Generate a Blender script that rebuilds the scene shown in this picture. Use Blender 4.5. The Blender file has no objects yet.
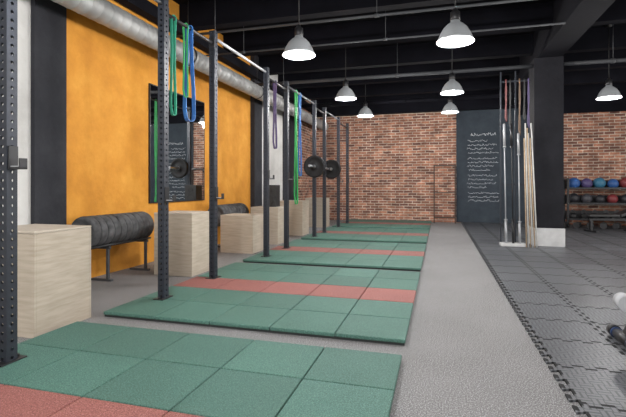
import bpy, bmesh, math, random
from mathutils import Vector, Matrix
random.seed(7)
scene = bpy.context.scene
COL = scene.collection
try:
    scene.view_settings.view_transform = 'Standard'
except Exception:
    pass

# ------------------------------------------------------------ materials
def new_mat(name):
    m = bpy.data.materials.new(name); m.use_nodes = True
    nt = m.node_tree
    b = nt.nodes['Principled BSDF']
    return m, nt, b

def N(nt, typ, **kw):
    n = nt.nodes.new(typ)
    for k, v in kw.items():
        setattr(n, k, v)
    return n

def math_n(nt, op, a, b=None, c=None):
    n = nt.nodes.new('ShaderNodeMath'); n.operation = op
    for i, v in enumerate((a, b, c)):
        if v is None: continue
        if isinstance(v, (int, float)): n.inputs[i].default_value = v
        else: nt.links.new(v, n.inputs[i])
    return n.outputs[0]

def ramp(nt, fac, stops):
    r = nt.nodes.new('ShaderNodeValToRGB')
    els = r.color_ramp.elements
    while len(els) < len(stops): els.new(0.5)
    for e, (p, c) in zip(els, stops):
        e.position = p; e.color = (*c, 1)
    nt.links.new(fac, r.inputs[0])
    return r.outputs[0]

def simple(name, col, rough=0.5, metal=0.0, noise=0.12, scale=8, bump=0.0, spec=0.5, glow=0.0):
    m, nt, b = new_mat(name)
    tc = N(nt, 'ShaderNodeTexCoord')
    nz = N(nt, 'ShaderNodeTexNoise'); nz.inputs['Scale'].default_value = scale
    nz.inputs['Detail'].default_value = 4
    nt.links.new(tc.outputs['Object'], nz.inputs['Vector'])
    lo = tuple(max(0, c*(1-noise)) for c in col); hi = tuple(min(1, c*(1+noise)) for c in col)
    c = ramp(nt, nz.outputs[0], [(0.3, lo), (0.7, hi)])
    nt.links.new(c, b.inputs['Base Color'])
    b.inputs['Roughness'].default_value = rough
    b.inputs['Metallic'].default_value = metal
    b.inputs['Specular IOR Level'].default_value = spec
    if glow:
        b.inputs['Emission Color'].default_value = (0.9, 0.95, 1, 1); b.inputs['Emission Strength'].default_value = glow
    if bump:
        bp = N(nt, 'ShaderNodeBump'); bp.inputs['Strength'].default_value = bump
        bp.inputs['Distance'].default_value = 0.01
        nt.links.new(nz.outputs[0], bp.inputs['Height']); nt.links.new(bp.outputs[0], b.inputs['Normal'])
    return m

def emit(name, col, st):
    m, nt, b = new_mat(name)
    b.inputs['Base Color'].default_value = (*col, 1)
    b.inputs['Emission Color'].default_value = (*col, 1)
    b.inputs['Emission Strength'].default_value = st
    return m

def plaster(name, c1, c2, c3, scale=1.3, spec=0.3):
    m, nt, b = new_mat(name)
    tc = N(nt, 'ShaderNodeTexCoord')
    n1 = N(nt, 'ShaderNodeTexNoise'); n1.inputs['Scale'].default_value = scale
    n1.inputs['Detail'].default_value = 10; n1.inputs['Roughness'].default_value = 0.7
    nt.links.new(tc.outputs['Object'], n1.inputs['Vector'])
    c = ramp(nt, n1.outputs[0], [(0.32, c1), (0.5, c2), (0.7, c3)])
    nt.links.new(c, b.inputs['Base Color'])
    b.inputs['Roughness'].default_value = 0.75
    b.inputs['Specular IOR Level'].default_value = spec
    n2 = N(nt, 'ShaderNodeTexNoise'); n2.inputs['Scale'].default_value = 9; n2.inputs['Detail'].default_value = 6
    nt.links.new(tc.outputs['Object'], n2.inputs['Vector'])
    bp = N(nt, 'ShaderNodeBump'); bp.inputs['Strength'].default_value = 0.4; bp.inputs['Distance'].default_value = 0.03
    nt.links.new(n2.outputs[0], bp.inputs['Height']); nt.links.new(bp.outputs[0], b.inputs['Normal'])
    return m

def brick(name, axis='x'):
    m, nt, b = new_mat(name)
    tc = N(nt, 'ShaderNodeTexCoord'); sp = N(nt, 'ShaderNodeSeparateXYZ'); cb = N(nt, 'ShaderNodeCombineXYZ')
    nt.links.new(tc.outputs['Object'], sp.inputs[0])
    nt.links.new(sp.outputs[0 if axis == 'x' else 1], cb.inputs[0]); nt.links.new(sp.outputs[2], cb.inputs[1])
    nw = N(nt, 'ShaderNodeTexNoise'); nw.inputs['Scale'].default_value = 4; nw.inputs['Detail'].default_value = 3
    nt.links.new(cb.outputs[0], nw.inputs['Vector'])
    vm = N(nt, 'ShaderNodeVectorMath', operation='MULTIPLY_ADD')
    nt.links.new(nw.outputs['Color'], vm.inputs[0]); vm.inputs[1].default_value = (0.03, 0.03, 0); nt.links.new(cb.outputs[0], vm.inputs[2])
    bt = N(nt, 'ShaderNodeTexBrick')
    bt.inputs['Scale'].default_value = 1
    bt.inputs['Brick Width'].default_value = 0.26; bt.inputs['Row Height'].default_value = 0.082
    bt.inputs['Mortar Size'].default_value = 0.012; bt.inputs['Mortar Smooth'].default_value = 0.4
    bt.inputs['Color1'].default_value = (0.45, 0.20, 0.125, 1)
    bt.inputs['Color2'].default_value = (0.13, 0.055, 0.042, 1)
    bt.inputs['Mortar'].default_value = (0.50, 0.42, 0.35, 1)
    nt.links.new(vm.outputs[0], bt.inputs['Vector'])
    nz = N(nt, 'ShaderNodeTexNoise'); nz.inputs['Scale'].default_value = 3.0; nz.inputs['Detail'].default_value = 10
    nz.inputs['Roughness'].default_value = 0.75
    nt.links.new(cb.outputs[0], nz.inputs['Vector'])
    cr = ramp(nt, nz.outputs[0], [(0.32, (0.5, 0.46, 0.44)), (0.5, (1.0, 0.98, 0.96)), (0.68, (1.8, 1.85, 1.8))])
    mx = N(nt, 'ShaderNodeMix', data_type='RGBA', blend_type='MULTIPLY'); mx.inputs[0].default_value = 1
    nt.links.new(bt.outputs[0], mx.inputs[6]); nt.links.new(cr, mx.inputs[7])
    nt.links.new(mx.outputs[2], b.inputs['Base Color'])
    b.inputs['Roughness'].default_value = 0.85
    bp = N(nt, 'ShaderNodeBump'); bp.inputs['Strength'].default_value = 0.6; bp.inputs['Distance'].default_value = 0.01
    bp.invert = True
    nt.links.new(bt.outputs['Fac'], bp.inputs['Height']); nt.links.new(bp.outputs[0], b.inputs['Normal'])
    return m

def rubber(name, c1, c2, rough=0.8, speck=(0.5, 0.5, 0.5), amount=0.66, island=0.0, scale=160):
    m, nt, b = new_mat(name)
    tc = N(nt, 'ShaderNodeTexCoord')
    n1 = N(nt, 'ShaderNodeTexNoise'); n1.inputs['Scale'].default_value = scale; n1.inputs['Detail'].default_value = 2
    n2 = N(nt, 'ShaderNodeTexNoise'); n2.inputs['Scale'].default_value = 1.5; n2.inputs['Detail'].default_value = 5
    nt.links.new(tc.outputs['Object'], n1.inputs['Vector']); nt.links.new(tc.outputs['Object'], n2.inputs['Vector'])
    base = ramp(nt, n2.outputs[0], [(0.3, c1), (0.7, c2)])
    sp = ramp(nt, n1.outputs[0], [(amount-0.06, (0, 0, 0)), (amount, (1, 1, 1))])
    mx = N(nt, 'ShaderNodeMix', data_type='RGBA')
    nt.links.new(sp, mx.inputs[0]); nt.links.new(base, mx.inputs[6]); mx.inputs[7].default_value = (*speck, 1)
    out = mx.outputs[2]
    dk = ramp(nt, n1.outputs[0], [(0.34, (0.55, 0.55, 0.55)), (0.46, (1, 1, 1))])
    m3 = N(nt, 'ShaderNodeMix', data_type='RGBA', blend_type='MULTIPLY'); m3.inputs[0].default_value = 1
    nt.links.new(out, m3.inputs[6]); nt.links.new(dk, m3.inputs[7]); out = m3.outputs[2]
    if island:
        g = N(nt, 'ShaderNodeNewGeometry')
        v = math_n(nt, 'MULTIPLY_ADD', g.outputs['Random Per Island'], island, 1-island/2)
        m2 = N(nt, 'ShaderNodeVectorMath', operation='SCALE')
        nt.links.new(out, m2.inputs[0]); nt.links.new(v, m2.inputs['Scale'])
        out = m2.outputs[0]
    nt.links.new(out, b.inputs['Base Color'])
    b.inputs['Roughness'].default_value = rough
    bp = N(nt, 'ShaderNodeBump'); bp.inputs['Strength'].default_value = 0.3; bp.inputs['Distance'].default_value = 0.003
    nt.links.new(n1.outputs[0], bp.inputs['Height']); nt.links.new(bp.outputs[0], b.inputs['Normal'])
    return m

def puzzle_floor(name):
    m, nt, b = new_mat(name)
    tc = N(nt, 'ShaderNodeTexCoord'); sp = N(nt, 'ShaderNodeSeparateXYZ')
    nt.links.new(tc.outputs['Object'], sp.inputs[0])
    X = math_n(nt, 'ADD', sp.outputs[0], 20-0.68); Y = math_n(nt, 'ADD', sp.outputs[1], 20)
    T = 0.5
    def seam(a, o):
        tri = math_n(nt, 'PINGPONG', o, 0.0625)
        tri = math_n(nt, 'MULTIPLY', math_n(nt, 'GREATER_THAN', tri, 0.03125), 0.035)
        s = math_n(nt, 'ADD', a, tri)
        d = math_n(nt, 'PINGPONG', s, T/2)
        return math_n(nt, 'LESS_THAN', d, 0.012)
    s = math_n(nt, 'MAXIMUM', seam(X, Y), seam(Y, X))
    u = 0.0625
    cx = math_n(nt, 'FLOOR', math_n(nt, 'DIVIDE', X, u)); cy = math_n(nt, 'FLOOR', math_n(nt, 'DIVIDE', Y, u))
    par = math_n(nt, 'MODULO', math_n(nt, 'ADD', cx, cy), 2.0)
    bx_ = math_n(nt, 'GREATER_THAN', math_n(nt, 'PINGPONG', X, u/4), 0.006)
    by_ = math_n(nt, 'GREATER_THAN', math_n(nt, 'PINGPONG', Y, u/4), 0.006)
    st = math_n(nt, 'ADD', math_n(nt, 'MULTIPLY', bx_, par), math_n(nt, 'MULTIPLY', by_, math_n(nt, 'SUBTRACT', 1.0, par)))
    c = N(nt, 'ShaderNodeMix', data_type='RGBA')
    c.inputs[6].default_value = (0.040, 0.042, 0.047, 1); c.inputs[7].default_value = (0.118, 0.123, 0.134, 1)
    nt.links.new(st, c.inputs[0])
    g = N(nt, 'ShaderNodeTexWhiteNoise', noise_dimensions='2D')
    fx = math_n(nt, 'FLOOR', math_n(nt, 'DIVIDE', X, T)); fy = math_n(nt, 'FLOOR', math_n(nt, 'DIVIDE', Y, T))
    cb = N(nt, 'ShaderNodeCombineXYZ'); nt.links.new(fx, cb.inputs[0]); nt.links.new(fy, cb.inputs[1])
    nt.links.new(cb.outputs[0], g.inputs['Vector'])
    k = math_n(nt, 'MULTIPLY_ADD', g.outputs['Value'], 0.22, 0.89)
    k = math_n(nt, 'MULTIPLY', k, math_n(nt, 'SUBTRACT', 1.0, math_n(nt, 'MULTIPLY', s, 0.9)))
    v = N(nt, 'ShaderNodeVectorMath', operation='SCALE')
    nt.links.new(c.outputs[2], v.inputs[0]); nt.links.new(k, v.inputs['Scale'])
    nt.links.new(v.outputs[0], b.inputs['Base Color'])
    rg = math_n(nt, 'MULTIPLY_ADD', s, 0.4, math_n(nt, 'MULTIPLY_ADD', g.outputs['Value'], 0.08, 0.38))
    nt.links.new(rg, b.inputs['Roughness'])
    b.inputs['Specular IOR Level'].default_value = 0.4
    hgt = math_n(nt, 'SUBTRACT', math_n(nt, 'MULTIPLY', st, 0.6), s)
    bp = N(nt, 'ShaderNodeBump'); bp.inputs['Strength'].default_value = 0.5; bp.inputs['Distance'].default_value = 0.005
    nt.links.new(hgt, bp.inputs['Height']); nt.links.new(bp.outputs[0], b.inputs['Normal'])
    return m

def plywood(name, c1, c2, zs=16):
    m, nt, b = new_mat(name)
    tc = N(nt, 'ShaderNodeTexCoord'); mp = N(nt, 'ShaderNodeMapping')
    mp.inputs['Scale'].default_value = (3, 3, zs)
    nt.links.new(tc.outputs['Object'], mp.inputs[0])
    nz = N(nt, 'ShaderNodeTexNoise'); nz.inputs['Scale'].default_value = 1.6; nz.inputs['Detail'].default_value = 8
    nt.links.new(mp.outputs[0], nz.inputs['Vector'])
    c = ramp(nt, nz.outputs[0], [(0.3, c1), (0.7, c2)])
    nt.links.new(c, b.inputs['Base Color']); b.inputs['Roughness'].default_value = 0.6
    return m

M_orange = plaster('orange_plaster', (0.53, 0.215, 0.026), (0.63, 0.270, 0.034), (0.73, 0.345, 0.055), 2.2)
M_white = plaster('white_plaster', (0.50, 0.49, 0.47), (0.62, 0.61, 0.59), (0.72, 0.71, 0.69))
M_dark = plaster('dark_plaster', (0.014, 0.015, 0.020), (0.024, 0.025, 0.031), (0.040, 0.041, 0.048))
M_col = plaster('black_column_plaster', (0.009, 0.009, 0.012), (0.014, 0.014, 0.018), (0.022, 0.022, 0.027), spec=0.2)
M_brickx = brick('brick_masonry', 'x'); M_bricky = brick('brick_masonry_side', 'y')
M_black = simple('black_ceiling_paint', (0.004, 0.004, 0.006), 0.9, noise=0.3, scale=2, spec=0.1)
M_beam = simple('black_beam_paint', (0.005, 0.005, 0.008), 0.85, noise=0.3, scale=2, spec=0.12)
M_grayfloor = rubber('grey_rubber_floor', (0.152, 0.147, 0.147), (0.195, 0.189, 0.189), 0.78, (0.40, 0.39, 0.39), 0.60, scale=145)
M_puzzle = puzzle_floor('black_interlocking_floor')
M_green = rubber('green_rubber_tile', (0.045, 0.125, 0.098), (0.062, 0.16, 0.125), 0.7, (0.11, 0.22, 0.18), 0.62, island=0.28)
M_red = rubber('red_rubber_tile', (0.24, 0.078, 0.064), (0.30, 0.10, 0.085), 0.75, (0.42, 0.18, 0.16), 0.62, island=0.15)
M_matbase = simple('black_rubber_base', (0.018, 0.022, 0.022), 0.8)
M_post = simple('dark_blue_powder_coat', (0.016, 0.020, 0.030), 0.5, 0.1)
M_blk = simple('black_steel', (0.018, 0.018, 0.02), 0.4, 0.2)
M_plate = simple('black_rubber_plate', (0.010, 0.010, 0.011), 0.7, 0, 0.3, 30, spec=0.25)
M_plateg = simple('worn_grey_rubber_plate', (0.085, 0.085, 0.088), 0.85, 0, 0.4, 14, spec=0.2)
M_chrome = simple('brushed_steel', (0.45, 0.45, 0.47), 0.3, 1.0, 0.05)
M_galv = simple('galvanised_duct', (0.36, 0.36, 0.355), 0.6, 0.45, 0.2, 5)
M_pipe = simple('dark_grey_pipe', (0.06, 0.063, 0.07), 0.6, 0.1)
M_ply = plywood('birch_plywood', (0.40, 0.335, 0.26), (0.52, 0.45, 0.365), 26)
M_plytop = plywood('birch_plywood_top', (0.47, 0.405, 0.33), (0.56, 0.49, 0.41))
M_shade = simple('silver_reflector', (0.50, 0.52, 0.54), 0.35, 0.45, 0.05, glow=0.05)  # faint emission stands in for lamp light showing through the shade
M_shadein = simple('bright_reflector_inside', (0.85, 0.87, 0.9), 0.3, 0.0, 0.05, glow=1.3)  # emission stands in for bulb light reflected by the inner wall
M_bulb = emit('bulb_glow', (0.93, 0.97, 1.0), 20)
M_cord = simple('black_cord', (0.01, 0.01, 0.01), 0.6)
M_blue = simple('blue_latex', (0.02, 0.13, 0.38), 0.5)
M_greenb = simple('green_latex', (0.03, 0.34, 0.10), 0.5)
M_teal = simple('teal_latex', (0.015, 0.26, 0.16), 0.5)
M_purple = simple('purple_latex', (0.07, 0.05, 0.13), 0.5)
M_redb = simple('dark_red_latex', (0.12, 0.03, 0.03), 0.5)
M_orangeb = simple('brown_latex', (0.13, 0.08, 0.05), 0.5)
M_board = plaster('blackboard_paint', (0.024, 0.032, 0.043), (0.032, 0.043, 0.056), (0.045, 0.057, 0.07), 2.0)
M_chalk = simple('white_chalk', (0.6, 0.62, 0.65), 0.9, noise=0.5, scale=20)
M_mirror, _nt, _b = new_mat('mirror_glass')
_b.inputs['Base Color'].default_value = (0.9, 0.92, 0.92, 1); _b.inputs['Metallic'].default_value = 1; _b.inputs['Roughness'].default_value = 0.02
M_wood = plywood('pale_wood', (0.42, 0.30, 0.19), (0.55, 0.42, 0.28))
M_pvc = simple('white_pvc', (0.62, 0.62, 0.60), 0.4)
M_cap = simple('pale_grey_plastic', (0.42, 0.43, 0.45), 0.5)
M_paintw = simple('white_paint', (0.62, 0.62, 0.62), 0.6)
M_speaker = simple('black_plastic', (0.012, 0.012, 0.013), 0.45)
M_navy = simple('navy_rubber', (0.015, 0.04, 0.12), 0.5)
M_rust = simple('brown_metal', (0.05, 0.025, 0.015), 0.6)
M_greym = simple('light_grey_metal', (0.40, 0.41, 0.43), 0.4, 0.3)

# ------------------------------------------------------------ mesh builder
class MB:
    def __init__(s): s.bm = bmesh.new()
    def box(s, x0, x1, y0, y1, z0, z1, mi=0, bev=0.0):
        r = bmesh.ops.create_cube(s.bm, size=1)
        vs = r['verts']
        for v in vs:
            v.co = Vector(((x0+x1)/2+v.co.x*(x1-x0), (y0+y1)/2+v.co.y*(y1-y0), (z0+z1)/2+v.co.z*(z1-z0)))
        fs = set(f for v in vs for f in v.link_faces)
        for f in fs: f.material_index = mi
        if bev:
            es = list(set(e for v in vs for e in v.link_edges))
            r = bmesh.ops.bevel(s.bm, geom=es, offset=bev, segments=2, affect='EDGES', profile=0.5)
            for f in r['faces']: f.material_index = mi
        return s
    def cyl(s, p0, p1, r, seg=16, mi=0, r2=None, smooth=True):
        p0 = Vector(p0); p1 = Vector(p1); d = p1-p0
        mat = Matrix.Translation((p0+p1)/2) @ d.to_track_quat('Z', 'Y').to_matrix().to_4x4()
        rr = bmesh.ops.create_cone(s.bm, cap_ends=True, segments=seg, radius1=r, radius2=r if r2 is None else r2, depth=d.length, matrix=mat)
        for f in set(f for v in rr['verts'] for f in v.link_faces):
            f.material_index = mi
            f.smooth = smooth and len(f.verts) == 4
        return s
    def lathe(s, prof, seg=32, axis='z', off=(0, 0, 0), mi=0, closed=False, smooth=True):
        rings = []
        for (r, h) in prof:
            ring = []
            for i in range(seg):
                a = 2*math.pi*i/seg
                c, t = r*math.cos(a), r*math.sin(a)
                co = {'z': (c, t, h), 'y': (t, h, c), 'x': (h, c, t)}[axis]
                ring.append(s.bm.verts.new(Vector(co)+Vector(off)))
            rings.append(ring)
        n = len(rings)
        for k in range(n if closed else n-1):
            a, b = rings[k], rings[(k+1) % n]
            for i in range(seg):
                f = s.bm.faces.new((a[i], a[(i+1) % seg], b[(i+1) % seg], b[i])); f.smooth = smooth
                f.material_index = mi(k) if callable(mi) else mi
        return s
    def sphere(s, c, r, mi=0, sc=(1, 1, 1)):
        mat = Matrix.Translation(Vector(c)) @ Matrix.Diagonal((sc[0], sc[1], sc[2], 1))
        rr = bmesh.ops.create_uvsphere(s.bm, u_segments=24, v_segments=14, radius=r, matrix=mat)
        for f in set(f for v in rr['verts'] for f in v.link_faces): f.smooth = True; f.material_index = mi
        return s
    def strip(s, pts, w, wd=(0, 1, 0), th=0.01, closed=False, mi=0):
        wd = Vector(wd).normalized()
        n = len(pts); rings = []
        for i in range(n):
            p = Vector(pts[i])
            a = Vector(pts[(i-1) % n if closed else max(i-1, 0)]); b = Vector(pts[(i+1) % n if closed else min(i+1, n-1)])
            t = (b-a).normalized(); nn = t.cross(wd)
            if nn.length < 1e-5: nn = Vector((0, 0, 1))
            nn.normalize()
            rings.append([s.bm.verts.new(p+wd*w/2*sx+nn*th/2*sy) for sx, sy in ((1, 1), (-1, 1), (-1, -1), (1, -1))])
        for k in range(n if closed else n-1):
            a, b = rings[k], rings[(k+1) % n]
            for i in range(4):
                f = s.bm.faces.new((a[i], a[(i+1) % 4], b[(i+1) % 4], b[i])); f.material_index = mi
        if not closed:
            s.bm.faces.new(rings[0]); s.bm.faces.new(rings[-1][::-1])
        return s
    def prism(s, poly, z0, z1, mi=0):
        lo = [s.bm.verts.new((x, y, z0)) for x, y in poly]; hi = [s.bm.verts.new((x, y, z1)) for x, y in poly]
        s.bm.faces.new(lo[::-1]).material_index = mi; s.bm.faces.new(hi).material_index = mi
        n = len(poly)
        for i in range(n):
            s.bm.faces.new((lo[i], lo[(i+1) % n], hi[(i+1) % n], hi[i])).material_index = mi
        return s
    def done(s, name, mats, loc=(0, 0, 0), parent=None, rot=(0, 0, 0)):
        bmesh.ops.recalc_face_normals(s.bm, faces=s.bm.faces[:])
        me = bpy.data.meshes.new(name); s.bm.to_mesh(me); s.bm.free()
        for m in (mats if isinstance(mats, (list, tuple)) else [mats]): me.materials.append(m)
        o = bpy.data.objects.new(name, me); o.location = loc; o.rotation_euler = rot
        COL.objects.link(o)
        if parent: o.parent = parent
        return o

def empty(name, loc=(0, 0, 0), rot=(0, 0, 0)):
    o = bpy.data.objects.new(name, None); o.location = loc; o.rotation_euler = rot
    o.empty_display_size = 0.1
    COL.objects.link(o); return o

def tag(o, label, cat, group=None):
    o['label'] = label; o['category'] = cat
    if group: o['group'] = group
    return o

def struct(o): o['kind'] = 'structure'; return o

# ------------------------------------------------------------ room shell
XL, XR, YB, YF, H = -4.0, 7.5, 14.0, -3.5, 4.0
XE = 0.68
struct(MB().box(XL-0.2, XE+0.1, YF-0.2, YB+0.2, -0.15, 0.0).done('floor', M_grayfloor))
pitch = 0.125
bmf = MB()
bmf.box(XE, XR+0.1, YF, YB, -0.1, 0.012)
y = YF
while y < YB-0.12:
    bmf.prism([(XE+0.001, y+0.03), (XE+0.001, y+0.07), (XE-0.045, y+0.088), (XE-0.045, y+0.012)], 0.0005, 0.012)
    y += pitch
struct(bmf.done('floor', M_puzzle))

wl = MB()
for a, b, mi in ((YF, 3.62, 0), (3.62, 8.97, 1), (8.97, 11.05, 0), (11.05, 12.3, 2), (12.3, YB, 3)):
    wl.box(XL-0.2, XL, a, b, 0, H, mi)
struct(wl.done('wall_left', [M_white, M_orange, M_dark, M_bricky]))
struct(MB().box(XL, XL+0.05, 3.53, 3.93, 0, H).done('trim_1', M_dark))
struct(MB().box(XL, XL+0.10, 8.97, 9.4, 0, H).done('trim_2', M_dark))
struct(MB().box(XL-0.2, XR+0.2, YB, YB+0.2, 0, H).done('wall_back', M_brickx))
struct(MB().box(XR, XR+0.2, YF, YB, 0, H).done('wall_right', M_white))
struct(MB().box(XL-0.2, XR+0.2, YF-0.2, YF, 0, H).done('wall_front', M_white))
struct(MB().box(XL-0.2, XR+0.2, YF-0.2, YB+0.2, H, H+0.2).done('ceiling', M_black))
struct(MB().box(XL, XR, 13.75, YB, 3.36, H, 0).done('trim_3', M_beam))
struct(MB().box(2.2, XR, 13.70, 13.75, 3.12, H, 0).done('trim_4', M_beam))
n = 5
for yy in (0.2, 1.7, 3.2, 4.7, 6.2, 7.7, 9.2, 10.7, 12.2):
    struct(MB().box(XL, XR, yy, yy+0.18, 3.62, H, 0, 0.0).done('trim_%d' % n, M_beam)); n += 1
struct(MB().box(1.72, 2.12, YF, YB-0.3, 3.42, H, 0).done('trim_%d' % n, M_beam)); n += 1
struct(MB().box(-3.95, -3.80, YF, YB-0.3, 3.45, 3.62, 0).done('trim_%d' % n, M_beam)); n += 1
struct(MB().box(1.66, 2.14, 8.8, 9.3, 0, 3.42).done('trim_%d' % n, M_col)); n += 1
struct(MB().box(1.64, 2.16, 8.78, 9.32, 0.012, 0.34, 0, 0.004).done('trim_%d' % n, M_paintw)); n += 1

def pipe(y, z, r, x0=XL, x1=XR, mat=M_pipe, lab='dark grey steel conduit pipe under the black ceiling'):
    o = MB()
    o.cyl((x0+0.001, y, z), (x1-0.001, y, z), r, 12)
    xx = x0+0.8
    while xx < x1-0.3:
        o.cyl((xx-0.03, y, z), (xx+0.03, y, z), r+0.008, 12)
        o.cyl((xx, y, z+r), (xx, y, H), 0.005, 6)
        xx += 2.4
    tag(o.done('ceiling_pipe', mat), lab, 'pipe', 'ceiling pipes')
pipe(8.9, 3.3, 0.035, x1=1.66)
pipe(8.9, 3.3, 0.035, x0=2.14)
pipe(5.9, 3.38, 0.018, x1=1.70)
pipe(6.9, 3.38, 0.014, x1=1.70)
pipe(11.6, 3.3, 0.05, x1=1.70, mat=M_beam)

prof = []
yy = -3.4
while yy < 13.9:
    prof += [(0.132, yy), (0.132, yy+0.132), (0.1355, yy+0.137), (0.1355, yy+0.145)]
    yy += 0.150
d = empty('air_duct', (-3.60, 0, 3.04)); tag(d, 'galvanised spiral air duct along the orange wall', 'air duct')
MB().lathe(prof, 28, 'y').done('duct_tube', M_galv, parent=d)
for yy in (1.0, 3.3, 5.8, 8.4, 11.0):
    MB().lathe([(0.141, yy), (0.146, yy), (0.146, yy+0.03), (0.141, yy+0.03)], 28, 'y', closed=True)\
        .cyl((0, yy+0.015, 0.143), (0, yy+0.015, 0.96), 0.006, 6).done('hanger_strap', M_blk, parent=d)

# ------------------------------------------------------------ lamps
def lamp(x, y):
    zr = 2.67 if y < 6 else (2.73 if y < 9 else (2.84 if x < 2 else 2.68))
    e = empty('pendant_lamp', (x, y, zr))
    tag(e, 'industrial pendant lamp with a bell-shaped silvery shade, lit', 'lamp', 'pendant lamps over the gym floor')
    pr = [(0.045, 0.235), (0.055, 0.21), (0.085, 0.19), (0.125, 0.15), (0.16, 0.09), (0.185, 0.03), (0.20, 0.0)]
    np_ = len(pr)
    MB().lathe(pr+[(r-0.004, h) for r, h in pr[::-1]], 36, closed=True, mi=lambda k: 1 if np_ <= k < 2*np_-1 else 0).done('lamp_shade', [M_shade, M_shadein], parent=e)
    MB().lathe([(0.001, 0.36), (0.022, 0.36), (0.03, 0.34), (0.05, 0.325), (0.052, 0.24), (0.046, 0.232), (0.001, 0.232)], 24).done('lamp_socket', M_blk, parent=e)
    MB().cyl((0, 0, 0.355), (0, 0, H-zr-0.02), 0.006, 8).lathe([(0.001, H-zr-0.04), (0.05, H-zr-0.03), (0.05, H-zr)], 16).done('cord', M_cord, parent=e)
    MB().sphere((0, 0, 0.075), 0.115, sc=(1, 1, 0.75)).done('bulb', M_bulb, parent=e)
    l = bpy.data.lights.new('lamp_light', 'POINT'); l.energy = 90; l.color = (1.0, 0.98, 0.96); l.shadow_soft_size = 0.07
    lo = bpy.data.objects.new('lamp_light', l); COL.objects.link(lo); lo.parent = e; lo.location = (0, 0, -0.09)
for (x, y) in ((-1.62, 5.05), (0.17, 5.05), (-1.68, 8.1), (0.22, 8.1), (-1.76, 10.9), (0.25, 10.9), (2.94, 9.1), (-1.6, 1.9), (0.17, 1.9), (3.0, 5.05)):
    lamp(x, y)

def added_window(nm, loc, rot, w, h, en):  # area light added out of view as daylight-like fill
    l = bpy.data.lights.new('window_daylight', 'AREA'); l.shape = 'RECTANGLE'; l.size = w; l.size_y = h; l.energy = en
    l.color = (1.0, 0.98, 0.96)
    o = bpy.data.objects.new('window_daylight', l); o.location = loc; o.rotation_euler = rot; COL.objects.link(o)
added_window('w', (-1.5, YF+0.08, 1.9), (math.radians(90), 0, 0), 4.5, 2.4, 260)  # added fill from behind the camera, brightens walls and floor
added_window('w', (XR-0.08, 6.5, 1.7), (math.radians(90), 0, math.radians(90)), 9, 1.8, 310)  # added fill along the right wall, which has no window modelled
for i, (x0, x1) in enumerate(((-3.7, -1.6), (-1.4, 0.7))):
    struct(MB().box(x0, x1, YF, YF+0.03, 0.7, 3.1).done('window_%d' % (i+1), M_greym))  # unseen grey panels, added as windows to go with the rear fill

w = bpy.data.worlds.new('world'); scene.world = w; w.use_nodes = True
w.node_tree.nodes['Background'].inputs[0].default_value = (0.6, 0.65, 0.7, 1)
w.node_tree.nodes['Background'].inputs[1].default_value = 0.3

# ------------------------------------------------------------ lifting platforms
PT = 0.045
def platform(y0):
    T = 0.5; PX0 = -2.72
    e = MB()
    e.box(PX0+0.01, PX0+2.49, y0+0.01, y0+2.49, 0.0005, 0.026, 2)
    for i in range(5):
        for j in range(5):
            e.box(PX0+i*T+0.003, PX0+(i+1)*T-0.003, y0+j*T+0.003, y0+(j+1)*T-0.003, 0.018, PT, 1 if j == 2 else 0, 0.006)
    o = e.done('lifting_platform', [M_green, M_red, M_matbase])
    tag(o, 'lifting platform of green rubber tiles with a red stripe', 'gym mat', 'tiled lifting platforms')
for y0 in (0.31, 3.08, 5.82, 8.6, 11.35):
    platform(y0)

# ------------------------------------------------------------ rig
RX = -2.5
HT = 2.88
posts_y = [1.1, 2.05, 3.61, 4.57, 6.19, 7.10, 8.85, 9.69, 11.13, 12.3]
PW = 0.035
def post_mesh():
    bm = bmesh.new(); w = PW; pitch = 0.05; n = int((HT-PT)/pitch); p = (HT-PT)/n; rh = 0.011
    for side in range(4):
        R = Matrix.Rotation(side*math.pi/2, 4, 'Z')
        for k in range(n):
            z0 = PT+k*p
            outer = [(-w, z0), (0, z0), (w, z0), (w, z0+p/2), (w, z0+p), (0, z0+p), (-w, z0+p), (-w, z0+p/2)]
            ang = [225, 270, 315, 0, 45, 90, 135, 180]
            ov = [bm.verts.new(R @ Vector((a, -w, b))) for a, b in outer]
            iv = [bm.verts.new(R @ Vector((rh*math.cos(math.radians(t)), -w, z0+p/2+rh*math.sin(math.radians(t))))) for t in ang]
            dv = [bm.verts.new(R @ Vector((rh*math.cos(math.radians(t)), -w+0.006, z0+p/2+rh*math.sin(math.radians(t))))) for t in ang]
            for i in range(8):
                j = (i+1) % 8
                bm.faces.new((ov[i], ov[j], iv[j], iv[i])); bm.faces.new((iv[i], iv[j], dv[j], dv[i]))
    top = [bm.verts.new((a*w, b*w, HT)) for a, b in ((-1, -1), (1, -1), (1, 1), (-1, 1))]
    bm.faces.new(top)
    bmesh.ops.remove_doubles(bm, verts=bm.verts[:], dist=1e-5)
    bmesh.ops.recalc_face_normals(bm, faces=bm.faces[:])
    me = bpy.data.meshes.new('upright'); bm.to_mesh(me); bm.free(); me.materials.append(M_post); return me
pm = post_mesh()
rig = empty('pull_up_rig', (RX, 0, 0)); tag(rig, 'long dark steel pull-up rig with perforated uprights', 'gym rack')
bp = MB().box(-0.055, 0.055, -0.085, 0.085, PT-0.0005, PT+0.008, 0, 0.002)
for sy in (-0.065, 0.065):
    bp.cyl((0, sy, PT+0.006), (0, sy, PT+0.022), 0.011, 6)
bpo = bp.done('base_plate', M_blk); bpm = bpo.data
bpy.data.objects.remove(bpo)
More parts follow.
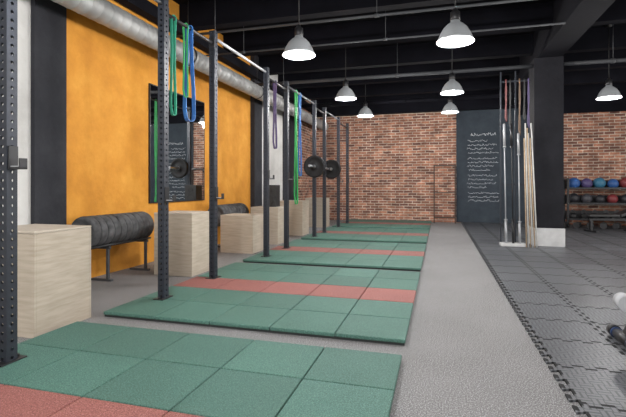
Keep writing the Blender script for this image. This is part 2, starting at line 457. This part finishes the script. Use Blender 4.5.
def jhook():
    m = MB()
    m.box(0.0355, 0.048, -0.03, 0.03, 0.0, 0.14, 0, 0.002)
    m.box(0.048, 0.125, -0.025, 0.025, 0.0, 0.014, 0, 0.002)
    m.box(0.113, 0.125, -0.025, 0.025, 0.0, 0.065, 0, 0.002)
    m.box(0.048, 0.113, -0.022, 0.022, 0.014, 0.02, 1)
    o = m.done('bar_hook', [M_blk, M_greym]); me = o.data; bpy.data.objects.remove(o); return me
jm = jhook()
for i, py in enumerate(posts_y):
    o = bpy.data.objects.new('upright', pm); COL.objects.link(o); o.parent = rig; o.location = (0, py, 0)
    b = bpy.data.objects.new('base_plate', bpm); COL.objects.link(b); b.parent = o
    hz = {0: 1.2, 1: 1.2, 2: 0.95, 3: 0.95, 6: 1.46, 7: 1.46}.get(i, 1.2)
    h = bpy.data.objects.new('bar_hook', jm); COL.objects.link(h); h.parent = o; h.location = (0, 0, hz)
for i in range(0, 10, 2):
    a, b = posts_y[i], posts_y[i+1]
    m = MB().cyl((0, a+0.03, 2.74), (0, b-0.03, 2.74), 0.017, 14)
    m.box(-0.035, 0.035, a+0.036, a+0.044, 2.69, 2.79).box(-0.035, 0.035, b-0.044, b-0.036, 2.69, 2.79)
    m.done('pull_up_bar', M_blk, parent=rig)
for i in range(1, 9, 2):
    a, b = posts_y[i], posts_y[i+1]
    MB().cyl((0, a+0.03, 2.81), (0, b-0.03, 2.81), 0.018, 14).done('cross_beam', M_greym if i == 3 else M_pipe, parent=rig)

def band(y, zb, ang, wid, mat, lab, top=2.757, x=RX, sep=0.05, th=0.008, grp=None):
    L = zb - top
    ca, sa = math.cos(ang), math.sin(ang)
    pts = []
    for i in range(11):
        t = math.pi*i/10
        pts.append((-math.cos(t)*0.026, math.sin(t)*0.026-0.017, 0))
    down = []
    for i in range(1, 12):
        f = i/12
        down.append((0.026+(sep-0.026)*min(1, f*1.5), -0.017+(L+sep)*f, 0.010*math.sin(f*5)))
    bottom = []
    for i in range(9):
        t = math.pi*i/8
        bottom.append((math.cos(t)*sep, L+sep-0.01-math.sin(t)*sep, -0.0095))
    prof = pts+down+bottom+[(-a, b, -c) for a, b, c in down[::-1]]
    P = [(a*ca-c*sa, a*sa+c*ca, b) for a, b, c in prof]
    wd = (-sa, ca, 0)
    o = MB().strip(P, wid, wd, th, closed=True).done('resistance_band', mat, (x, y, top))
    tag(o, lab, 'resistance band', grp)
band(3.77, 1.80, 1.25, 0.035, M_teal, 'green resistance band looped over the pull-up bar', sep=0.02)
band(3.99, 2.02, 1.1, 0.022, M_greenb, 'narrow green resistance band looped over the pull-up bar', sep=0.02)
band(4.06, 1.78, 1.2, 0.055, M_blue, 'wide blue resistance band looped over the pull-up bar', sep=0.05)
band(6.55, 1.7, 1.2, 0.035, M_purple, 'purple resistance band looped over the pull-up bar', sep=0.025)
band(7.62, 0.78, 1.2, 0.03, M_greenb, 'long green resistance band looped over the rig beam', sep=0.03, top=2.828)
band(7.85, 1.3, 1.2, 0.03, M_blue, 'blue resistance band looped over the rig beam', sep=0.03, top=2.828)

# ------------------------------------------------------------ bumper plates
def plate_mesh(r, th, mat, hub=M_chrome):
    t = th/2
    m = MB()
    m.lathe([(0.026, -t*0.8), (0.05, -t*0.8), (0.055, -t*0.6), (r*0.72, -t*0.65), (r*0.78, -t*0.95), (r*0.93, -t), (r*0.975, -t*0.85), (r, -t*0.5),
             (r, t*0.5), (r*0.975, t*0.85), (r*0.93, t), (r*0.78, t*0.95), (r*0.72, t*0.65), (0.055, t*0.6), (0.05, t*0.8), (0.026, t*0.8)], 40, 'y', closed=True)
    m.lathe([(0.0255, -t*0.82), (0.034, -t*0.82), (0.034, t*0.82), (0.0255, t*0.82)], 24, 'y', closed=True, mi=1)
    o = m.done('bumper_plate', [mat, hub]); me = o.data; bpy.data.objects.remove(o); return me
PR = 0.18; PTH = 0.098
pmesh = plate_mesh(PR, PTH, M_plateg, M_blk)
def plate_row(y0, n, leg_y):
    r = empty('plate_storage_rack', (-3.765, y0, 0)); tag(r, 'low dark steel rack holding bumper plates by the wall', 'weight rack')
    L = n*(PTH+0.006)+0.02
    zc = 0.585
    zr = zc-math.sqrt((PR+0.0145)**2-0.01)-0.0005
    m = MB()
    for sx in (-0.1, 0.1): m.cyl((sx, -0.03, zr), (sx, L, zr), 0.0145, 12)
    m.done('rail', M_blk, parent=r)
    for ly in leg_y:
        m = MB()
        m.box(-0.1, 0.12, ly-0.015, ly+0.015, zr-0.045, zr-0.0145, 0, 0.003)
        m.box(0.07, 0.10, ly-0.015, ly+0.015, 0.02, zr-0.04, 0, 0.003)
        m.box(-0.15, 0.14, ly-0.02, ly+0.02, 0.0005, 0.025, 0, 0.003)
        m.done('leg', M_pipe, parent=r)
    for k in range(n):
        o = bpy.data.objects.new('bumper_plate', pmesh); COL.objects.link(o)
        o.location = (-3.765, y0+0.055+k*(PTH+0.006), zc); o.rotation_euler = (0, random.uniform(0, 6), 0)
        tag(o, 'worn dark grey rubber bumper plate standing on the storage rack', 'weight plate', 'bumper plates along the orange wall')
plate_row(3.95, 10, (0.3, 0.98))
plate_row(6.95, 10, (0.2, 0.9))

# barbell on the rig
bx, bz, byc = RX+0.082, 1.48+0.0142, 9.30
bb = empty('barbell', (bx, byc, bz)); tag(bb, 'steel barbell resting on the hooks of the rig', 'barbell')
MB().cyl((0, -0.66, 0), (0, 0.66, 0), 0.014, 16).done('shaft', M_chrome, parent=bb)
for s in (-1, 1):
    MB().cyl((0, s*0.655, 0), (0, s*0.685, 0), 0.036, 20).cyl((0, s*0.685, 0), (0, s*1.1, 0), 0.025, 20).done('sleeve', M_chrome, parent=bb)
bp2 = plate_mesh(0.225, 0.07, M_plate)
for yo in (-0.725, 0.725):
    o = bpy.data.objects.new('bumper_plate', bp2); COL.objects.link(o); o.location = (bx, byc+yo, bz)
    tag(o, 'black rubber bumper plate loaded on the barbell', 'weight plate', 'plates on the barbell')

# ------------------------------------------------------------ plyo boxes
def plyo(x0, x1, y0, y1, h, lab='tall pale plywood jump box standing beside the rig'):
    W, D = x1-x0, y1-y0
    e = empty('plyo_box', ((x0+x1)/2, (y0+y1)/2, 0)); tag(e, lab, 'jump box', 'plywood jump boxes')
    t = 0.018; w, d2 = W/2, D/2
    m = MB()
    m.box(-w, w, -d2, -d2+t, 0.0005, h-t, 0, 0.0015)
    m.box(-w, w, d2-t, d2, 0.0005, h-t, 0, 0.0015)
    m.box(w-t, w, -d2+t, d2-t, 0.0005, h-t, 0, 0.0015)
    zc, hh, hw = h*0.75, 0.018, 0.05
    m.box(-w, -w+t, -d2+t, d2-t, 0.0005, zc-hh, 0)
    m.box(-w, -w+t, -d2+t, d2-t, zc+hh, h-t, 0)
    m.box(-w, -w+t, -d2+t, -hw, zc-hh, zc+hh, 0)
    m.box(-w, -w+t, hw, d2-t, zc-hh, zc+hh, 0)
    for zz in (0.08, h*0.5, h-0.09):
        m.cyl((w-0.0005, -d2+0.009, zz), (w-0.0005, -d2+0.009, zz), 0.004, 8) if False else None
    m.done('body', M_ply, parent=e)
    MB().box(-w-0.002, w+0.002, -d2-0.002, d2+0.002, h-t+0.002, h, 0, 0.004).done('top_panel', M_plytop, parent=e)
plyo(-3.40, -2.80, 2.50, 3.04, 0.77)
plyo(-3.40, -2.87, 4.72, 5.2, 0.77)
plyo(-3.48, -2.90, 6.60, 7.1, 0.62, 'lower pale plywood jump box standing beside the rig')
plyo(-3.45, -2.90, 7.75, 8.25, 0.70)
plyo(-3.45, -2.90, 9.30, 9.8, 0.77)
plyo(-3.45, -2.90, 11.3, 11.8, 0.77)

sp = empty('speaker', (-3.12, 8.0, 0.70)); tag(sp, 'black upright loudspeaker standing on a plywood box', 'speaker')
MB().box(-0.13, 0.13, -0.12, 0.12, 0.0005, 0.42, 0, 0.008).done('cabinet', M_speaker, parent=sp)
for zz, r in ((0.14, 0.095), (0.32, 0.05)):
    MB().lathe([(0.001, -0.118), (r*0.3, -0.112), (r*0.8, -0.118), (r*0.9, -0.130), (r, -0.128), (r, -0.118)], 24, 'y', (0, 0, zz)).done('driver', M_blk, parent=sp)

# ------------------------------------------------------------ mirror
mi = empty('wall_mirror', (XL, 5.42, 0.85)); tag(mi, 'tall wall mirror with a thin dark rim on the orange wall', 'mirror')
MB().box(0.02, 0.026, 0.015, 1.515, 0.015, 1.705).done('glass', M_mirror, parent=mi)
m = MB()
m.box(0.001, 0.02, 0, 1.53, 0, 1.72)
m.box(0.02, 0.028, 0, 0.015, 0, 1.72).box(0.02, 0.028, 1.515, 1.53, 0, 1.72).box(0.02, 0.028, 0.015, 1.515, 0, 0.015).box(0.02, 0.028, 0.015, 1.515, 1.705, 1.72)
m.done('frame', M_blk, parent=mi)

# ------------------------------------------------------------ blackboard with chalk writing
bdx0, bdx1 = 0.50, 3.05
bo = empty('blackboard', (bdx0, YB, 0)); tag(bo, 'floor-to-ceiling blackboard panel covered in white chalk writing', 'blackboard')
MB().box(0, bdx1-bdx0, -0.03, -0.001, 0.013, 3.36).done('board', M_board, parent=bo)
def scribble(x, z, length, hgt, th=0.008):
    pts = []
    xx = x
    while xx < x+length:
        if random.random() < 0.10:
            pts.append((xx, -0.034, z)); xx += 0.035; pts.append((xx, -0.034, z)); continue
        pts.append((xx, -0.034, z+hgt*random.choice((0, 0.55, 0.05, 0.6, 1.0))*random.uniform(0.85, 1)))
        xx += random.uniform(0.012, 0.024)
    MB().strip(pts, 0.006, (0, 1, 0), th).done('chalk_writing', M_chalk, parent=bo)
scribble(0.42, 2.60, 0.7, 0.09, 0.012)
z = 2.42
for k in range(15):
    scribble(0.32+random.uniform(-0.02, 0.03), z, random.uniform(0.5, 0.9), 0.055)
    z -= 0.115 if k % 4 != 3 else 0.17

rk = empty('shelf_rack', (0.16, 13.7, 0)); tag(rk, 'slim dark brown metal rack standing against the brick wall', 'rack')
m = MB()
for sx in (-0.3, 0.3):
    for sy in (-0.15, 0.15): m.box(sx-0.014, sx+0.014, sy-0.014, sy+0.014, 0.0005, 1.72)
m.done('frame', M_rust, parent=rk)
for zz in (0.15, 0.9, 1.70):
    m = MB()
    for sy in (-0.15, 0.15): m.box(-0.3, 0.3, sy-0.01, sy+0.01, zz, zz+0.02)
    for sx in (-0.3, 0.3): m.box(sx-0.01, sx+0.01, -0.15, 0.15, zz, zz+0.015)
    m.done('crossbar', M_rust, parent=rk)

# ------------------------------------------------------------ bar stand near column
st = empty('bar_stand', (1.3, 8.72, 0.012)); tag(st, 'tall slim black stand for bars and bands beside the column', 'bar rack')
MB().box(-0.22, 0.20, -0.12, 0.12, 0.0005, 0.05, 0, 0.004).done('base', M_paintw, parent=st)
m = MB()
for sx, sy in ((-0.2, 0.1), (0.05, 0.1)):
    m.box(sx-0.012, sx+0.012, sy-0.012, sy+0.012, 0.04, 3.2, 0, 0.002)
m.box(-0.2, 0.3, 0.09, 0.11, 3.0, 3.03).box(-0.2, 0.3, 0.09, 0.11, 1.1, 1.13)
m.done('frame', M_post, parent=st)
for k, (sx, mt) in enumerate(((-0.11, M_redb), (-0.04, M_speaker), (0.12, M_orangeb), (0.20, M_speaker), (0.27, M_purple))):
    band(8.82, 2.3-0.13*(k % 3), 1.3, 0.022, mt, 'resistance band hanging from the tall stand', top=3.06, x=1.3+sx, sep=0.02, grp='bands on the tall stand')
def pole(x0, y0, x1, y1, h, r, mat, nm, lab, cat):
    o = MB().cyl((0, 0, 0.0), (x1-x0, y1-y0, h), r, 14)
    if nm == 'barbell':
        v = Vector((x1-x0, y1-y0, h))
        o.cyl(v*0.0, v*0.19, 0.022, 16).cyl(v*0.19, v*0.2, 0.03, 16).cyl(v*0.8, v*0.81, 0.03, 16).cyl(v*0.81, v, 0.022, 16)
    z0 = 0.063 if nm == 'barbell' else 0.013
    o = o.done(nm, mat, (x0, y0, z0)); tag(o, lab, cat, 'bars and poles beside the column' )
pole(1.17, 8.66, 1.15, 8.76, 2.18, 0.011, M_greym, 'barbell', 'steel barbell standing upright in the bar stand', 'barbell')
pole(1.29, 8.66, 1.27, 8.76, 2.18, 0.011, M_blk, 'barbell', 'black steel barbell standing upright in the bar stand', 'barbell')
pole(1.40, 8.66, 1.39, 8.76, 2.0, 0.011, M_greym, 'barbell', 'steel barbell standing upright in the bar stand', 'barbell')
for k in range(6):
    b0 = 1.49+k*0.034
    mt = (M_wood, M_pvc)[k % 2]
    pole(b0, 8.56, 1.475+k*0.024, 8.69+0.03*(k % 2), 1.95+0.09*((k*3) % 4), 0.010 if mt is M_wood else 0.012, mt, 'training_pole',
         'thin pale wooden training pole leaning beside the column' if mt is M_wood else 'thin white plastic training pole leaning beside the column', 'pole')

# ------------------------------------------------------------ ball rack
br = empty('ball_rack', (4.25, 13.35, 0.012)); tag(br, 'black three-tier steel rack with medicine balls and kettlebells', 'weight rack')
m = MB()
for sx in (-0.95, 0.95):
    for sy in (-0.2, 0.2): m.box(sx-0.025, sx+0.025, sy-0.025, sy+0.025, 0.0005, 1.3, 0, 0.003)
    m.box(sx-0.02, sx+0.02, -0.2, 0.2, 1.24, 1.28)
m.done('frame', M_blk, parent=br)
for zz in (0.18, 0.6, 1.0):
    m = MB().box(-0.93, 0.93, -0.19, 0.19, zz, zz+0.015).box(-0.93, 0.93, -0.21, -0.19, zz, zz+0.05).box(-0.93, 0.93, 0.19, 0.21, zz, zz+0.05)
    m.box(-0.93, 0.93, 0.195, 0.205, zz+0.05, zz+0.24)
    m.done('shelf', M_blk, parent=br)
ballcols = [(0.03, 0.10, 0.30), (0.02, 0.02, 0.025), (0.20, 0.03, 0.035), (0.04, 0.16, 0.26), (0.05, 0.05, 0.06), (0.08, 0.06, 0.16)]
bm_ = [simple('ball_rubber_%d' % i, c, 0.5) for i, c in enumerate(ballcols)]
cn = ['blue', 'black', 'dark red', 'teal', 'dark grey', 'purple']
for row, zz in enumerate((0.615, 1.015)):
    for k in range(6):
        idx = (0, 5, 3, 0, 2, 0)[k] if row else (1, 4, 1, 2, 1, 1)[k]
        r = (0.149, 0.14, 0.149, 0.13, 0.149, 0.14)[k] if row else random.uniform(0.12, 0.14)
        m = MB().sphere((0, 0, r), r)
        for ax in 'xyz': m.lathe([(r*1.0, -0.004), (r*1.008, 0), (r*1.0, 0.004)], 32, ax, (0, 0, r))
        o = m.done('medicine_ball', bm_[idx], (4.25-0.76+k*0.304+random.uniform(-0.0, 0.0), 13.35+random.uniform(-0.03, 0.03), 0.0125+zz), rot=(0, 0, random.uniform(0, 3)))
        tag(o, cn[idx]+' medicine ball on the steel rack', 'ball', 'medicine balls on the rack')
def kettle(x, y, z, mat, lab):
    e = empty('kettlebell', (x, y, z)); tag(e, lab, 'kettlebell', 'kettlebells on the bottom shelf')
    MB().lathe([(0.001, 0), (0.06, 0), (0.085, 0.02), (0.10, 0.07), (0.095, 0.12), (0.06, 0.165), (0.001, 0.175)], 24).done('body', mat, parent=e)
    pts = []
    for i in range(13):
        t = math.pi*i/12
        pts.append((math.cos(t)*0.06, 0, 0.15+math.sin(t)*0.1))
    MB().strip(pts, 0.024, (0, 1, 0), 0.024).done('handle', M_blk, parent=e)
for k in range(7):
    kettle(4.25-0.78+k*0.26, 13.35, 0.0125+0.195, M_blk, 'black cast iron kettlebell on the bottom shelf of the rack')
for k in range(7):
    e = empty('dumbbell', (3.15+k*0.3, 12.9, 0.075+0.0125), (0, 0, random.uniform(-0.3, 0.3)+1.2)); tag(e, 'black hexagonal dumbbell lying on the black floor', 'dumbbell', 'dumbbells on the floor')
    MB().cyl((-0.06, 0, 0), (0.06, 0, 0), 0.015, 12).done('handle', M_chrome, parent=e)
    for s in (-1, 1):
        MB().cyl((s*0.055, 0, 0), (s*0.14, 0, 0), 0.085, 6, smooth=False).done('weight_head', M_blk, parent=e)
be = empty('weight_bench', (3.95, 12.0, 0.0125), (0, 0, 0.25)); tag(be, 'black padded weight bench with a raised back on the black floor', 'bench')
MB().box(-0.62, 0.1, -0.14, 0.14, 0.36, 0.42, 0, 0.015).done('seat', M_speaker, parent=be)
MB().strip([(0.12, 0, 0.39), (0.55, 0, 0.56)], 0.28, (0, 1, 0), 0.06).done('backrest', M_speaker, parent=be)
m = MB().box(-0.55, 0.5, -0.03, 0.03, 0.27, 0.32, 0, 0.004)
m.strip([(0.40, 0, 0.30), (0.42, 0, 0.49)], 0.04, (0, 1, 0), 0.04)
m.box(-0.03, 0.03, -0.03, 0.03, 0.315, 0.37)
m.done('frame', M_blk, parent=be)
for sx in (-0.5, 0.45):
    MB().box(sx-0.025, sx+0.025, -0.03, 0.03, 0.03, 0.28).box(sx-0.03, sx+0.03, -0.25, 0.25, 0.0, 0.04, 0, 0.004).done('leg', M_blk, parent=be)

# ------------------------------------------------------------ rowing machine (its rear end shows)
rw = empty('rowing_machine', (1.17, 3.5, 0.012)); tag(rw, 'rowing machine with light grey rail and black rear foot', 'rowing machine')
MB().box(0.05, 2.0, -0.045, 0.045, 0.25, 0.33, 0, 0.012).done('rail', M_greym, parent=rw)
MB().cyl((0.055, -0.055, 0.29), (0.055, 0.055, 0.29), 0.055, 24).done('end_cap', M_cap, parent=rw)
m = MB().strip([(0.12, 0, 0.27), (0.10, 0, 0.15), (0.06, 0, 0.05)], 0.07, (0, 1, 0), 0.03)
m.cyl((0.05, -0.14, 0.04), (0.05, 0.14, 0.04), 0.033, 18)
m.done('rear_leg', M_blk, parent=rw)
for s in (-1, 1):
    MB().cyl((0.05, s*0.14, 0.043), (0.05, s*0.20, 0.043), 0.0425, 18).done('end_plug', M_speaker, parent=rw)
    MB().cyl((0.05, s*0.12, 0.041), (0.05, s*0.139, 0.041), 0.037, 18).done('foot_ring', M_navy, parent=rw)
MB().box(0.6, 0.9, -0.14, 0.14, 0.38, 0.43, 0, 0.02).box(0.68, 0.82, -0.06, 0.06, 0.33, 0.38).done('seat', M_blk, parent=rw)
MB().lathe([(0.001, -0.09), (0.24, -0.09), (0.27, -0.05), (0.27, 0.05), (0.24, 0.09), (0.001, 0.09)], 40, 'y', (2.2, 0, 0.42)).done('flywheel_housing', M_speaker, parent=rw)
MB().cyl((2.3, -0.28, 0.035), (2.3, 0.28, 0.035), 0.033, 16).box(2.26, 2.34, -0.03, 0.03, 0.04, 0.25).done('front_leg', M_blk, parent=rw)
MB().cyl((1.9, -0.2, 0.5), (1.9, 0.2, 0.5), 0.015, 12).cyl((1.9, 0, 0.5), (2.05, 0, 0.47), 0.008, 8).done('handle', M_blk, parent=rw)

# ------------------------------------------------------------ camera
cam = bpy.data.cameras.new('camera'); co = bpy.data.objects.new('camera', cam); COL.objects.link(co)
co.location = (0, 0, 1.1); co.rotation_euler = (math.radians(90), 0, math.radians(15.95))
cam.sensor_width = 36; cam.lens = 441/626*36; cam.shift_y = -22.5/626; cam.clip_start = 0.05
scene.camera = co
